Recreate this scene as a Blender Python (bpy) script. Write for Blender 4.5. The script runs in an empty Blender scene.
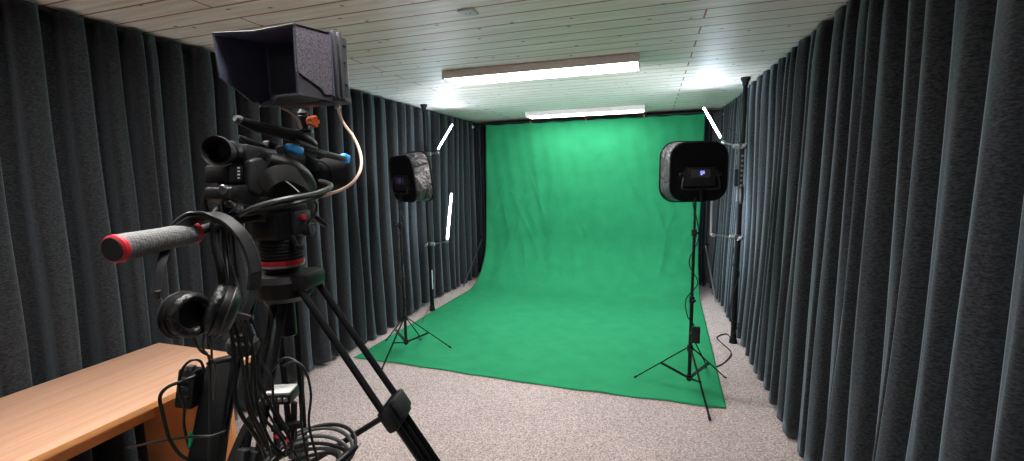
import bpy, bmesh, math, random
from mathutils import Vector as V, Matrix
random.seed(7)
S = bpy.context.scene
COL = S.collection
# ------------------------------------------------------------------ camera
FPX, YAW, PITCH, ROLL, CH = 441.19, 0.30776, 0.12832, -0.01829, 1.676
_f = V((-math.sin(YAW)*math.cos(PITCH), math.cos(YAW)*math.cos(PITCH), -math.sin(PITCH)))
_r = V((math.cos(YAW), math.sin(YAW), 0)); _u = _r.cross(_f)
CR = _r*math.cos(ROLL)+_u*math.sin(ROLL); CU = -_r*math.sin(ROLL)+_u*math.cos(ROLL); CF = _f
CO = V((0, 0, CH))
cam = bpy.data.cameras.new('camera'); co = bpy.data.objects.new('camera', cam); COL.objects.link(co)
cam.sensor_width = 36; cam.lens = 36*FPX/1024; cam.clip_start = .02
m = Matrix((CR, CU, -CF)).transposed().to_4x4(); m.translation = CO; co.matrix_world = m
S.camera = co
def ray(x, y): return CF + CR*((x-512)/FPX) - CU*((y-230.5)/FPX)
def Q(x, y, z): return CO + ray(x, y)*z                     # point at true depth z
def on(x, y, ax, v):                                        # point on the plane axis=v
    d = ray(x, y); return CO + d*((v-CO[ax])/d[ax])
def X(x, y, v): return on(x, y, 0, v)
def Y(x, y, v): return on(x, y, 1, v)
def Z(x, y, v=0): return on(x, y, 2, v)
def onv(x, y, o, az):                                       # point on the vertical plane through o, heading az
    n = V((-math.sin(az), math.cos(az), 0)); d = ray(x, y)
    return CO + d*((o-CO).dot(n)/d.dot(n))
# ------------------------------------------------------------------ materials
def newmat(name):
    m = bpy.data.materials.new(name); m.use_nodes = True
    n = m.node_tree.nodes; return m, n, m.node_tree.links, n['Principled BSDF']
def mat(name, col, rough=.5, metal=0, noise=0, nscale=40, bump=0, bscale=200, spec=.5, emit=0, stretch=(1,1,1), sheen=0, dist=.002):
    m, n, l, b = newmat(name)
    b.inputs['Base Color'].default_value = (*col, 1); b.inputs['Roughness'].default_value = rough
    b.inputs['Metallic'].default_value = metal; b.inputs['Specular IOR Level'].default_value = spec
    if sheen: b.inputs['Sheen Weight'].default_value = sheen; b.inputs['Sheen Roughness'].default_value = .6
    if emit:
        b.inputs['Emission Color'].default_value = (*col, 1); b.inputs['Emission Strength'].default_value = emit
    tc = n.new('ShaderNodeTexCoord'); mp = n.new('ShaderNodeMapping'); l.new(tc.outputs['Object'], mp.inputs[0]); mp.inputs['Scale'].default_value = stretch
    t = n.new('ShaderNodeTexNoise'); l.new(mp.outputs[0], t.inputs[0]); t.inputs['Scale'].default_value = nscale; t.inputs['Detail'].default_value = 4
    r = n.new('ShaderNodeValToRGB'); k = noise if noise else .05
    r.color_ramp.elements[0].color = (*[c*(1-k) for c in col], 1); r.color_ramp.elements[1].color = (*[c*(1+k) for c in col], 1)
    r.color_ramp.elements[0].position = .35; r.color_ramp.elements[1].position = .65
    l.new(t.outputs[0], r.inputs[0]); l.new(r.outputs[0], b.inputs['Base Color'])
    if bump:
        t2 = n.new('ShaderNodeTexNoise'); l.new(mp.outputs[0], t2.inputs[0]); t2.inputs['Scale'].default_value = bscale; t2.inputs['Detail'].default_value = 3
        bp = n.new('ShaderNodeBump'); bp.inputs['Strength'].default_value = bump; bp.inputs['Distance'].default_value = dist
        l.new(t2.outputs[0], bp.inputs['Height']); l.new(bp.outputs[0], b.inputs['Normal'])
    return m
M = dict(
 black=mat('black_plastic', (.0045, .0045, .005), .42, spec=.35, bump=.15, bscale=600),
 matte=mat('matte_black', (.004, .004, .0045), .8, spec=.2, bump=.3, bscale=500),
 gloss=mat('gloss_black', (.004, .004, .0045), .25, spec=.4),
 rubber=mat('rubber', (.006, .006, .0065), .6, spec=.3),
 grey=mat('grey_plastic', (.06, .06, .063), .45, noise=.1, nscale=300),
 dgrey=mat('dark_grey_plastic', (.016, .016, .018), .45, spec=.4),
 silver=mat('silver_metal', (.6, .6, .62), .28, metal=1),
 chrome=mat('dull_metal', (.35, .35, .36), .35, metal=1),
 red=mat('red_anodised', (.38, .012, .02), .3, metal=.3),
 redp=mat('red_plastic', (.42, .015, .025), .35),
 orange=mat('orange_knob', (.75, .14, .03), .35),
 blue=mat('blue_rubber', (.02, .3, .75), .35),
 white=mat('white_mark', (.8, .8, .8), .5),
 hood=mat('hood_leatherette', (.055, .048, .062), .55, noise=.75, nscale=260, bump=.9, bscale=300),
 hoodin=mat('hood_inside', (.065, .068, .11), .9, spec=.1),
 hoodflap=mat('hood_flap', (.028, .028, .033), .6, spec=.3),
 screen=mat('screen_glass', (.012, .013, .022), .4),
 lampbody=mat('lamp_enamel', (.88, .80, .78), .45),
 cable=mat('black_cable', (.005, .005, .005), .45, spec=.35),
 gcable=mat('grey_cable', (.05, .055, .055), .4),
 pcable=mat('beige_cable', (.72, .50, .42), .4),
 greenp=mat('green_plastic', (.0, .3, .1), .4),
 track=mat('dark_rail', (.02, .018, .016), .6),
 skin=mat('leatherette_pad', (.005, .005, .005), .38, bump=.8, bscale=90, dist=.006, spec=.35),
 wall=mat('painted_wall', (.10, .10, .10), .8, noise=.06, nscale=6),
 wallw=mat('white_bounce_wall', (.8, .78, .75), .8, noise=.03, nscale=6),  # white chosen so the unseen front wall bounces light
 edge=mat('desk_edge', (.62, .26, .085), .45, noise=.08, nscale=30, stretch=(4, .6, 4)),
 outlet=mat('outlet_plastic', (.55, .55, .53), .5),
 strap=mat('velcro', (.02, .02, .02), .9),
)
def emis(name, col, st, base=(.8, .8, .8)):
    m, n, l, b = newmat(name)
    b.inputs['Base Color'].default_value = (*base, 1); b.inputs['Emission Color'].default_value = (*col, 1); b.inputs['Emission Strength'].default_value = st
    t = n.new('ShaderNodeTexNoise'); t.inputs['Scale'].default_value = 30
    r = n.new('ShaderNodeMapRange'); r.inputs[3].default_value = .35; r.inputs[4].default_value = .45
    l.new(t.outputs[0], r.inputs[0]); l.new(r.outputs[0], b.inputs['Roughness'])
    return m
K = 1.0
M['panel'] = emis('panel_diffuser', (1, .97, .95), 9*K)
M['panel2'] = emis('panel_diffuser_far', (1, .97, .96), 4*K)
M['panel_added'] = emis('added_rear_diffuser', (1, .97, .95), 3*K)  # glow of the added unseen lamp behind the camera
M['led'] = emis('led_tube', (.72, .84, 1), 28*K)
M['led2'] = emis('led_tube_low', (.72, .84, 1), 75*K)
M['softfront'] = emis('softbox_diffuser', (.93, .97, 1), 6.5*K)
M['display'] = emis('display', (.12, .1, .6), .05, (.01, .01, .02))
M['digits'] = emis('digits', (.35, .3, 1), .4)
M['digitb'] = emis('digit_blue', (.3, .7, 1), .3)

def curtain_mat(name, c0, c1):
    m, n, l, b = newmat(name)
    tc = n.new('ShaderNodeTexCoord')
    mp = n.new('ShaderNodeMapping'); mp.inputs['Scale'].default_value = (1, 1, 2.6); l.new(tc.outputs['Object'], mp.inputs[0])
    t = n.new('ShaderNodeTexNoise'); t.inputs['Scale'].default_value = 75; t.inputs['Detail'].default_value = 5; t.inputs['Roughness'].default_value = .7; l.new(mp.outputs[0], t.inputs[0])
    r = n.new('ShaderNodeValToRGB'); r.color_ramp.elements[0].position = .38; r.color_ramp.elements[1].position = .66
    r.color_ramp.elements[0].color = (*c0, 1); r.color_ramp.elements[1].color = (*c1, 1)
    l.new(t.outputs[0], r.inputs[0]); l.new(r.outputs[0], b.inputs['Base Color'])
    b.inputs['Roughness'].default_value = .95; b.inputs['Specular IOR Level'].default_value = .15
    b.inputs['Sheen Weight'].default_value = .55; b.inputs['Sheen Roughness'].default_value = .45; b.inputs['Sheen Tint'].default_value = (.42, .52, .6, 1)
    bp = n.new('ShaderNodeBump'); bp.inputs['Strength'].default_value = .6; bp.inputs['Distance'].default_value = .003
    l.new(t.outputs[0], bp.inputs['Height']); l.new(bp.outputs[0], b.inputs['Normal'])
    return m
M['curtain'] = curtain_mat('grey_felt', (.009, .010, .0115), (.044, .047, .051))
M['backcurtain'] = curtain_mat('black_felt', (.008, .008, .011), (.022, .023, .028))

def ceiling_mat():
    m, n, l, b = newmat('whitewashed_boards')
    tc = n.new('ShaderNodeTexCoord')
    mb_ = n.new('ShaderNodeMapping'); mb_.inputs['Location'].default_value = (-1.18, .03, 0); l.new(tc.outputs['Object'], mb_.inputs[0])
    br = n.new('ShaderNodeTexBrick'); l.new(mb_.outputs[0], br.inputs[0])
    br.inputs['Scale'].default_value = 1; br.inputs['Brick Width'].default_value = 4.6; br.inputs['Row Height'].default_value = .146
    br.inputs['Mortar Size'].default_value = .006; br.inputs['Mortar Smooth'].default_value = .4; br.offset = 0.5; br.offset_frequency = 2
    br.inputs['Color1'].default_value = (1, 1, 1, 1); br.inputs['Color2'].default_value = (.95, .95, .95, 1); br.inputs['Mortar'].default_value = (0, 0, 0, 1)
    mp = n.new('ShaderNodeMapping'); mp.inputs['Scale'].default_value = (1.3, 26, 1); l.new(tc.outputs['Object'], mp.inputs[0])
    g = n.new('ShaderNodeTexNoise'); g.inputs['Scale'].default_value = 1.6; g.inputs['Detail'].default_value = 6; g.inputs['Distortion'].default_value = .7; l.new(mp.outputs[0], g.inputs[0])
    r = n.new('ShaderNodeValToRGB'); r.color_ramp.elements[0].position = .3; r.color_ramp.elements[1].position = .68
    r.color_ramp.elements[0].color = (.78, .67, .60, 1); r.color_ramp.elements[1].color = (.97, .93, .91, 1); l.new(g.outputs[0], r.inputs[0])
    # knots
    mk = n.new('ShaderNodeMapping'); mk.inputs['Scale'].default_value = (3.1, 4.3, 1); l.new(tc.outputs['Object'], mk.inputs[0])
    vo = n.new('ShaderNodeTexVoronoi'); vo.voronoi_dimensions = '2D'; vo.inputs['Scale'].default_value = 1; l.new(mk.outputs[0], vo.inputs[0])
    rk = n.new('ShaderNodeValToRGB'); rk.color_ramp.elements[0].position = .02; rk.color_ramp.elements[1].position = .05
    rk.color_ramp.elements[0].color = (.3, .22, .16, 1); rk.color_ramp.elements[1].color = (1, 1, 1, 1); l.new(vo.outputs['Distance'], rk.inputs[0])
    m1 = n.new('ShaderNodeMix'); m1.data_type = 'RGBA'; m1.blend_type = 'MULTIPLY'; m1.inputs[0].default_value = 1
    l.new(r.outputs[0], m1.inputs[6]); l.new(rk.outputs[0], m1.inputs[7])
    m2 = n.new('ShaderNodeMix'); m2.data_type = 'RGBA'; m2.blend_type = 'MULTIPLY'; m2.inputs[0].default_value = .8
    l.new(m1.outputs[2], m2.inputs[6]); l.new(br.outputs['Color'], m2.inputs[7])
    m3 = n.new('ShaderNodeMix'); m3.data_type = 'RGBA'; l.new(br.outputs['Fac'], m3.inputs[0]); l.new(m2.outputs[2], m3.inputs[6]); m3.inputs[7].default_value = (.36, .13, .08, 1)
    l.new(m3.outputs[2], b.inputs['Base Color'])
    b.inputs['Roughness'].default_value = .52; b.inputs['Specular IOR Level'].default_value = .5
    bp = n.new('ShaderNodeBump'); bp.invert = True; bp.inputs['Strength'].default_value = .7; bp.inputs['Distance'].default_value = .004
    l.new(br.outputs['Fac'], bp.inputs['Height'])
    bp2 = n.new('ShaderNodeBump'); bp2.inputs['Strength'].default_value = .25; bp2.inputs['Distance'].default_value = .002; l.new(g.outputs[0], bp2.inputs['Height']); l.new(bp.outputs[0], bp2.inputs['Normal'])
    l.new(bp2.outputs[0], b.inputs['Normal'])
    return m
M['ceiling'] = ceiling_mat()
def floor_mat():
    m, n, l, b = newmat('speckled_carpet')
    tc = n.new('ShaderNodeTexCoord')
    t = n.new('ShaderNodeTexNoise'); t.inputs['Scale'].default_value = 95; t.inputs['Detail'].default_value = 4; t.inputs['Roughness'].default_value = .75; l.new(tc.outputs['Object'], t.inputs[0])
    r = n.new('ShaderNodeValToRGB'); e = r.color_ramp.elements; e[0].position = .36; e[1].position = .66
    e[0].color = (.23, .183, .17, 1); e[1].color = (.76, .65, .62, 1); e.new(.5).color = (.49, .405, .39, 1)
    l.new(t.outputs[0], r.inputs[0])
    t2 = n.new('ShaderNodeTexNoise'); t2.inputs['Scale'].default_value = 1.3; t2.inputs['Detail'].default_value = 3; l.new(tc.outputs['Object'], t2.inputs[0])
    mr = n.new('ShaderNodeMapRange'); mr.inputs[1].default_value = .3; mr.inputs[2].default_value = .7; mr.inputs[3].default_value = .9; mr.inputs[4].default_value = 1.05; l.new(t2.outputs[0], mr.inputs[0])
    mx = n.new('ShaderNodeVectorMath'); mx.operation = 'SCALE'; l.new(r.outputs[0], mx.inputs[0]); l.new(mr.outputs[0], mx.inputs['Scale'])
    l.new(mx.outputs[0], b.inputs['Base Color']); b.inputs['Roughness'].default_value = .95; b.inputs['Specular IOR Level'].default_value = .1
    bp = n.new('ShaderNodeBump'); bp.inputs['Strength'].default_value = .8; bp.inputs['Distance'].default_value = .006
    l.new(t.outputs[0], bp.inputs['Height']); l.new(bp.outputs[0], b.inputs['Normal'])
    return m
M['floor'] = floor_mat()
def green_mat():
    m, n, l, b = newmat('green_muslin')
    tc = n.new('ShaderNodeTexCoord')
    t = n.new('ShaderNodeTexNoise'); t.inputs['Scale'].default_value = 5; t.inputs['Detail'].default_value = 4; l.new(tc.outputs['Object'], t.inputs[0])
    r = n.new('ShaderNodeValToRGB'); r.color_ramp.elements[0].position = .3; r.color_ramp.elements[1].position = .7
    r.color_ramp.elements[0].color = (.022, .25, .108, 1); r.color_ramp.elements[1].color = (.028, .29, .125, 1)
    l.new(t.outputs[0], r.inputs[0]); l.new(r.outputs[0], b.inputs['Base Color']); b.inputs['Roughness'].default_value = .9; b.inputs['Specular IOR Level'].default_value = .15
    w = n.new('ShaderNodeTexNoise'); w.inputs['Scale'].default_value = 3.5; w.inputs['Detail'].default_value = 5; w.inputs['Distortion'].default_value = 1.2; l.new(tc.outputs['Object'], w.inputs[0])
    bp = n.new('ShaderNodeBump'); bp.inputs['Strength'].default_value = .4; bp.inputs['Distance'].default_value = .03
    l.new(w.outputs[0], bp.inputs['Height']); l.new(bp.outputs[0], b.inputs['Normal'])
    return m
M['green'] = green_mat()
def beech_mat():
    m, n, l, b = newmat('beech_laminate')
    tc = n.new('ShaderNodeTexCoord'); mp = n.new('ShaderNodeMapping'); mp.inputs['Scale'].default_value = (14, .9, 14); l.new(tc.outputs['Object'], mp.inputs[0])
    t = n.new('ShaderNodeTexNoise'); t.inputs['Scale'].default_value = 2.2; t.inputs['Detail'].default_value = 6; t.inputs['Distortion'].default_value = .3; l.new(mp.outputs[0], t.inputs[0])
    r = n.new('ShaderNodeValToRGB'); r.color_ramp.elements[0].position = .3; r.color_ramp.elements[1].position = .75
    r.color_ramp.elements[0].color = (.78, .43, .27, 1); r.color_ramp.elements[1].color = (.92, .56, .38, 1)
    l.new(t.outputs[0], r.inputs[0]); l.new(r.outputs[0], b.inputs['Base Color']); b.inputs['Roughness'].default_value = .45
    return m
M['beech'] = beech_mat()
def grip_mat():
    m, n, l, b = newmat('knurled_grip')
    tc = n.new('ShaderNodeTexCoord'); mp = n.new('ShaderNodeMapping'); mp.inputs['Scale'].default_value = (330, 200, 330); l.new(tc.outputs['Object'], mp.inputs[0])
    v = n.new('ShaderNodeTexVoronoi'); v.inputs['Scale'].default_value = 1; v.inputs['Randomness'].default_value = .25; l.new(mp.outputs[0], v.inputs[0])
    r = n.new('ShaderNodeValToRGB'); r.color_ramp.elements[0].position = .35; r.color_ramp.elements[1].position = .75
    r.color_ramp.elements[0].color = (.105, .105, .105, 1); r.color_ramp.elements[1].color = (.018, .018, .018, 1)
    l.new(v.outputs['Distance'], r.inputs[0]); l.new(r.outputs[0], b.inputs['Base Color']); b.inputs['Roughness'].default_value = .6
    bp = n.new('ShaderNodeBump'); bp.invert = True; bp.inputs['Strength'].default_value = .6; bp.inputs['Distance'].default_value = .001; l.new(v.outputs['Distance'], bp.inputs['Height']); l.new(bp.outputs[0], b.inputs['Normal'])
    return m
M['grip'] = grip_mat()
def crinkle_mat():
    m, n, l, b = newmat('crinkled_nylon')
    tc = n.new('ShaderNodeTexCoord')
    t = n.new('ShaderNodeTexNoise'); t.inputs['Scale'].default_value = 9; t.inputs['Detail'].default_value = 3; t.inputs['Distortion'].default_value = 1.5; l.new(tc.outputs['Object'], t.inputs[0])
    r = n.new('ShaderNodeValToRGB'); r.color_ramp.elements[0].color = (.008, .008, .009, 1); r.color_ramp.elements[1].color = (.06, .055, .056, 1); l.new(t.outputs[0], r.inputs[0]); l.new(r.outputs[0], b.inputs['Base Color'])
    b.inputs['Roughness'].default_value = .38; b.inputs['Specular IOR Level'].default_value = .5
    bp = n.new('ShaderNodeBump'); bp.inputs['Strength'].default_value = 1; bp.inputs['Distance'].default_value = .05; l.new(t.outputs[0], bp.inputs['Height']); l.new(bp.outputs[0], b.inputs['Normal'])
    return m
M['crinkle'] = crinkle_mat()
# ------------------------------------------------------------------ mesh builder
def catmull(pts, n=6):
    if len(pts) < 3: return pts
    P = [pts[0]*2-pts[1]]+list(pts)+[pts[-1]*2-pts[-2]]; out = []
    for i in range(1, len(P)-2):
        for k in range(n):
            t = k/n; a, b, c, d = P[i-1:i+3]
            out.append(.5*((2*b)+(c-a)*t+(2*a-5*b+4*c-d)*t*t+(3*b-a-3*c+d)*t**3))
    out.append(pts[-1]); return out
def rot(az=0, el=0, ro=0):
    return Matrix.Rotation(az, 3, 'Z') @ Matrix.Rotation(el, 3, 'X') @ Matrix.Rotation(ro, 3, 'Y')
class MB:
    def __init__(s): s.bm = bmesh.new()
    def _bev(s, vs, bev, seg=2):
        if bev:
            es = {e for v in vs for e in v.link_edges}
            bmesh.ops.bevel(s.bm, geom=list(es), offset=bev, segments=seg, affect='EDGES', profile=.5, clamp_overlap=True)
    def box(s, c, size, R=None, bev=0, seg=2):
        c = V(c); R = R or Matrix.Identity(3); vs = []
        for i in (-1, 1):
            for j in (-1, 1):
                for k in (-1, 1): vs.append(s.bm.verts.new(c+R@V((i*size[0]/2, j*size[1]/2, k*size[2]/2))))
        for f in ((0,1,3,2),(4,6,7,5),(0,4,5,1),(2,3,7,6),(0,2,6,4),(1,5,7,3)): s.bm.faces.new([vs[i] for i in f])
        s._bev(vs, bev, seg); return s
    def bar(s, a, b, w, h, bev=0, side=None):
        a, b = V(a), V(b); d = (b-a); L = d.length; d.normalize()
        sd = V(side) if side else (V((0,0,1)) if abs(d.z) < .9 else V((0,1,0)))
        x = d.cross(sd).normalized(); y = x.cross(d)
        return s.box((a+b)/2, (w, L, h), Matrix((x, d, y)).transposed(), bev)
    def prism(s, pts, ext, bev=0, seg=2):
        ext = V(ext); A = [s.bm.verts.new(V(p)) for p in pts]; B = [s.bm.verts.new(V(p)+ext) for p in pts]; n = len(A)
        s.bm.faces.new(A); s.bm.faces.new(B[::-1])
        for i in range(n): s.bm.faces.new((A[i], B[i], B[(i+1)%n], A[(i+1)%n]))
        s._bev(A+B, bev, seg); return s
    def tube(s, pts, r, n=10, smooth=0, caps=True, flat=None):
        pts = [V(p) for p in pts]
        if smooth: 
            rr = r
            pts2 = catmull(pts, smooth)
            if isinstance(r, (list, tuple)):
                r = [r[min(int(i/smooth), len(r)-2)]*(1-(i/smooth-min(int(i/smooth), len(r)-2)))+r[min(int(i/smooth), len(r)-2)+1]*(i/smooth-min(int(i/smooth), len(r)-2)) for i in range(len(pts2))]
            pts = pts2
        if not isinstance(r, (list, tuple)): r = [r]*len(pts)
        rings = []; up = None
        for i, p in enumerate(pts):
            d = (pts[min(i+1, len(pts)-1)]-pts[max(i-1, 0)]).normalized()
            if up is None: up = V((0,0,1)) if abs(d.z) < .9 else V((1,0,0))
            if flat: up = V(flat[0])
            x = d.cross(up).normalized(); y = x.cross(d).normalized()
            if not flat: up = y
            if flat:   # rectangular strap: flat = (width dir, half width, half thickness)
                w, h = flat[1], flat[2]
                k = r[i]/1.0
                rings.append([s.bm.verts.new(p+y*(a*w*k)+x*(b*h*k)) for a, b in ((-1,-.6),(-.85,-1),(.85,-1),(1,-.6),(1,.6),(.85,1),(-.85,1),(-1,.6))])
            else: rings.append([s.bm.verts.new(p+(x*math.cos(2*math.pi*j/n)+y*math.sin(2*math.pi*j/n))*r[i]) for j in range(n)])
        m = len(rings[0])
        for a, b in zip(rings, rings[1:]):
            for j in range(m): s.bm.faces.new((a[j], a[(j+1)%m], b[(j+1)%m], b[j]))
        if caps: s.bm.faces.new(rings[0][::-1]); s.bm.faces.new(rings[-1])
        return s
    def lathe(s, o, ax, prof, n=24, closed=False, sx=1):
        o, ax = V(o), V(ax).normalized(); t = V((0,0,1)) if abs(ax.z) < .9 else V((1,0,0))
        x = ax.cross(t).normalized(); y = x.cross(ax); R = []
        for h, r in prof:
            if r < 1e-6: R.append([s.bm.verts.new(o+ax*h)])
            else: R.append([s.bm.verts.new(o+ax*h+(x*math.cos(2*math.pi*j/n)*sx+y*math.sin(2*math.pi*j/n))*r) for j in range(n)])
        pr = list(zip(R, R[1:]))
        if closed: pr.append((R[-1], R[0]))
        for a, b in pr:
            for j in range(n):
                k = (j+1) % n
                if len(a) == 1 and len(b) == 1: continue
                if len(a) == 1: s.bm.faces.new((a[0], b[k], b[j]))
                elif len(b) == 1: s.bm.faces.new((a[j], a[k], b[0]))
                else: s.bm.faces.new((a[j], a[k], b[k], b[j]))
        if not closed:
            if len(R[0]) > 1: s.bm.faces.new(R[0][::-1])
            if len(R[-1]) > 1: s.bm.faces.new(R[-1])
        return s
    def cyl(s, a, b, r, n=20, bev=.0, r2=None):
        a, b = V(a), V(b); L = (b-a).length; r2 = r if r2 is None else r2
        if bev: return s.lathe(a, b-a, [(0, 0), (0, r-bev), (bev, r), (L-bev, r2), (L, r2-bev), (L, 0)], n)
        return s.lathe(a, b-a, [(0, 0), (0, r), (L, r2), (L, 0)], n)
    def torus(s, o, ax, R, r, n=28, m=12, sr=1):
        return s.lathe(o, ax, [(math.sin(2*math.pi*j/m)*r*sr, R+math.cos(2*math.pi*j/m)*r) for j in range(m)], n, closed=True)
    def grid(s, P):
        G = [[s.bm.verts.new(p) for p in row] for row in P]
        for a, b in zip(G, G[1:]):
            for j in range(len(a)-1): s.bm.faces.new((a[j], a[j+1], b[j+1], b[j]))
        return s
    def build(s, name, m, parent=None, ang=35, solid=0):
        bmesh.ops.recalc_face_normals(s.bm, faces=s.bm.faces)
        if parent: off = wloc(parent)
        else:
            xs = [v.co for v in s.bm.verts]
            off = V(((min(v.x for v in xs)+max(v.x for v in xs))/2, (min(v.y for v in xs)+max(v.y for v in xs))/2, min(v.z for v in xs)))
        for v in s.bm.verts: v.co -= off
        me = bpy.data.meshes.new(name); s.bm.to_mesh(me); s.bm.free()
        me.materials.append(M[m] if isinstance(m, str) else m)
        for p in me.polygons: p.use_smooth = True
        me.set_sharp_from_angle(angle=math.radians(ang))
        o = bpy.data.objects.new(name, me); COL.objects.link(o)
        if parent: o.parent = parent
        else: o.location = off
        if solid:
            q = o.modifiers.new('thickness', 'SOLIDIFY'); q.thickness = solid; q.offset = 0
        return o
def wloc(o):
    p = V((0,0,0))
    while o: p += o.location; o = o.parent
    return p
def tag(o, label=None, cat=None, group=None, kind=None):
    if label: o['label'] = label
    if cat: o['category'] = cat
    if group: o['group'] = group
    if kind: o['kind'] = kind
    return o
def thing(name, label, cat, loc=(0,0,0), group=None):
    o = bpy.data.objects.new(name, None); COL.objects.link(o); o.location = loc; o.empty_display_size = .05
    return tag(o, label, cat, group)
def copy_tree(o, parent=None, label=None, loc=None, rz=None):
    c = o.copy(); COL.objects.link(c)
    if parent: c.parent = parent
    if label: c['label'] = label
    if loc is not None: c.location = loc
    if rz is not None: c.rotation_euler = (0, 0, rz)
    for ch in [x for x in bpy.data.objects if x.parent == o]: copy_tree(ch, c)
    return c
def struct(name, mb, m, solid=0): return tag(mb.build(name, m, solid=solid), kind='structure')
def xs(a, b, t): return V(a)*(1-t)+V(b)*t
# ------------------------------------------------------------------ room
H = 2.5; XL, XR, YB, YF = -2.98, 1.12, 7.0, -3.2
struct('floor', MB().box(((XL+XR)/2, (YB+YF)/2, -.03), (XR-XL+.2, YB-YF+.2, .06)), 'floor')
struct('ceiling', MB().box(((XL+XR)/2, (YB+YF)/2, H+.03), (XR-XL+.2, YB-YF+.2, .06)), 'ceiling')
struct('wall_left', MB().box((XL-.05, (YB+YF)/2, H/2), (.1, YB-YF, H)), 'wall')
struct('wall_right', MB().box((XR+.05, (YB+YF)/2, H/2), (.1, YB-YF, H)), 'wall')
struct('wall_back', MB().box(((XL+XR)/2, YB+.05, H/2), (XR-XL, .1, H)), 'wall')
struct('wall_front', MB().box(((XL+XR)/2, YF-.05, H/2), (XR-XL, .1, H)), 'wallw')  # unseen wall, its white finish added to throw light back into the room

def ridges(keys, y0, y1, pitch):
    ks = sorted(keys); out = list(ks)
    y = ks[0]
    while y > y0: y -= pitch*random.uniform(.8, 1.2); out.append(y)
    y = ks[-1]
    while y < y1: y += pitch*random.uniform(.7, 1.2); out.append(y)
    out.sort(); full = [out[0]]
    for k in out[1:]:
        g = k-full[-1]; n = max(1, round(g/pitch)) if g > pitch*1.75 else 1
        a = full[-1]
        for i in range(1, n+1): full.append(a+g*(i/n)+(random.uniform(-.02, .02) if i < n else 0))
    return full
def curtain(rd, base, sgn, A, z0, z1, along='y', nz=26, seed=1, lim=None):
    rnd = random.Random(seed); prof = []; ph = []
    N = 16
    amp = [A*rnd.uniform(.75, 1.15) for _ in rd]; dep = [A*rnd.uniform(1.0, 1.5) for _ in rd]; sway = [rnd.uniform(-1, 1) for _ in rd]
    phs = [rnd.uniform(0, 6.28) for _ in rd]
    rows = []
    for iz in range(nz+1):
        t = iz/nz; z = z0+(z1-z0)*t; row = []
        low = (1-t)
        for i in range(len(rd)-1):
            a, b = rd[i], rd[i+1]; g = b-a
            for k in range(N):
                u = k/N; th = 2*math.pi*u
                c = math.cos(th); c = math.tanh(1.7*c)/math.tanh(1.7)
                am = (amp[i]*(1-u)+amp[i+1]*u) if c > 0 else dep[i]
                am *= (.72+.42*low**.7)*(1-.2*max(0, (t-.93)/.07))
                # skew gives the pleats an omega section
                y = a+g*(u+.085*math.sin(2*th)) + (1-t)**1.3*(sway[i]*(1-u)+sway[i+1]*u)*.035 + .006*math.sin(3*t*math.pi+phs[i])
                bz = (base+sgn*(.105*t if sgn > 0 else .060*t)+sgn*(.05 if sgn > 0 else .07)*(1-t)**2*(1 if y > 2.0 or sgn < 0 else 0)+.016*math.sin(y*2.3+seed)*(1-t)) if along == 'y' else base
                x = bz+sgn*(c*am + .010*math.sin(5*t+phs[i]))
                zz = z + (.018*math.sin(y*3.1+seed)*low if iz < 3 else 0)
                row.append(V((x, y, zz)) if along == 'y' else V((y, x, zz)))
        rows.append(row)
    return MB().grid(rows)
Rk = [X(px, 172, .93).y for px in (754.5,761,767,773,781,787,792,802,811.5,818.5,837,844,861.5,871.6,890.5,919.5,930.4,966.3,1019.5)]
Lk = [X(px, 150, -2.76).y for px in (36,83.5,117,143,154,177)]+[X(px, 190, -2.76).y for px in (349,358,370,382,394,410,421,435,444,455,465,470,477)]
Rr = ridges(Rk, YF+.1, 6.75, .16); Lr = ridges(Lk, YF+.1, 6.75, .18)
c = curtain(Rr, .975, -1, .062, .03, 2.480, seed=3).build('curtain', 'curtain', ang=180, solid=.004)
tag(c, 'dark grey felt curtain in deep pleats along the right wall', 'curtain')
c = curtain(Lr, -2.83, 1, .066, .03, 2.480, seed=5).build('curtain', 'curtain', ang=180, solid=.004)
tag(c, 'dark grey pleated felt curtain along the left wall behind the desk', 'curtain')
br = []; x = -2.68
while x < .86: br.append(x); x += random.uniform(.12, .19)
c = curtain(br, 6.86, -1, .05, .03, 2.480, along='x', seed=9).build('curtain', 'backcurtain', ang=180, solid=.004)
tag(c, 'almost black pleated curtain across the end wall behind the green cloth', 'curtain')
for nm, a, b, lb in (('left', (-2.755, YF+.1), (-2.755, 6.8), 'dark ceiling rail carrying the left wall curtain'), ('right', (.94, YF+.1), (.94, 6.8), 'dark ceiling rail carrying the right wall curtain')):
    mb = MB().bar((a[0], a[1], 2.482), (b[0], b[1], 2.490), .018, .02, .003)
    for k in range(70):
        yy = a[1]+.1+k*(b[1]-a[1]-.2)/69; mb.box((a[0], yy, 2.478), (.008, .008, .012))
    tag(mb.build('curtain_rail', 'track'), lb, 'curtain rail')
mb = MB().bar((-2.78, 6.86, 2.482), (.95, 6.86, 2.490), .018, .02, .003)
for k in range(26): mb.box((-2.65+k*.138, 6.86, 2.478), (.008, .008, .012))
tag(mb.build('curtain_rail', 'track'), 'dark ceiling rail above the green cloth on the end wall', 'curtain rail')

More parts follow.
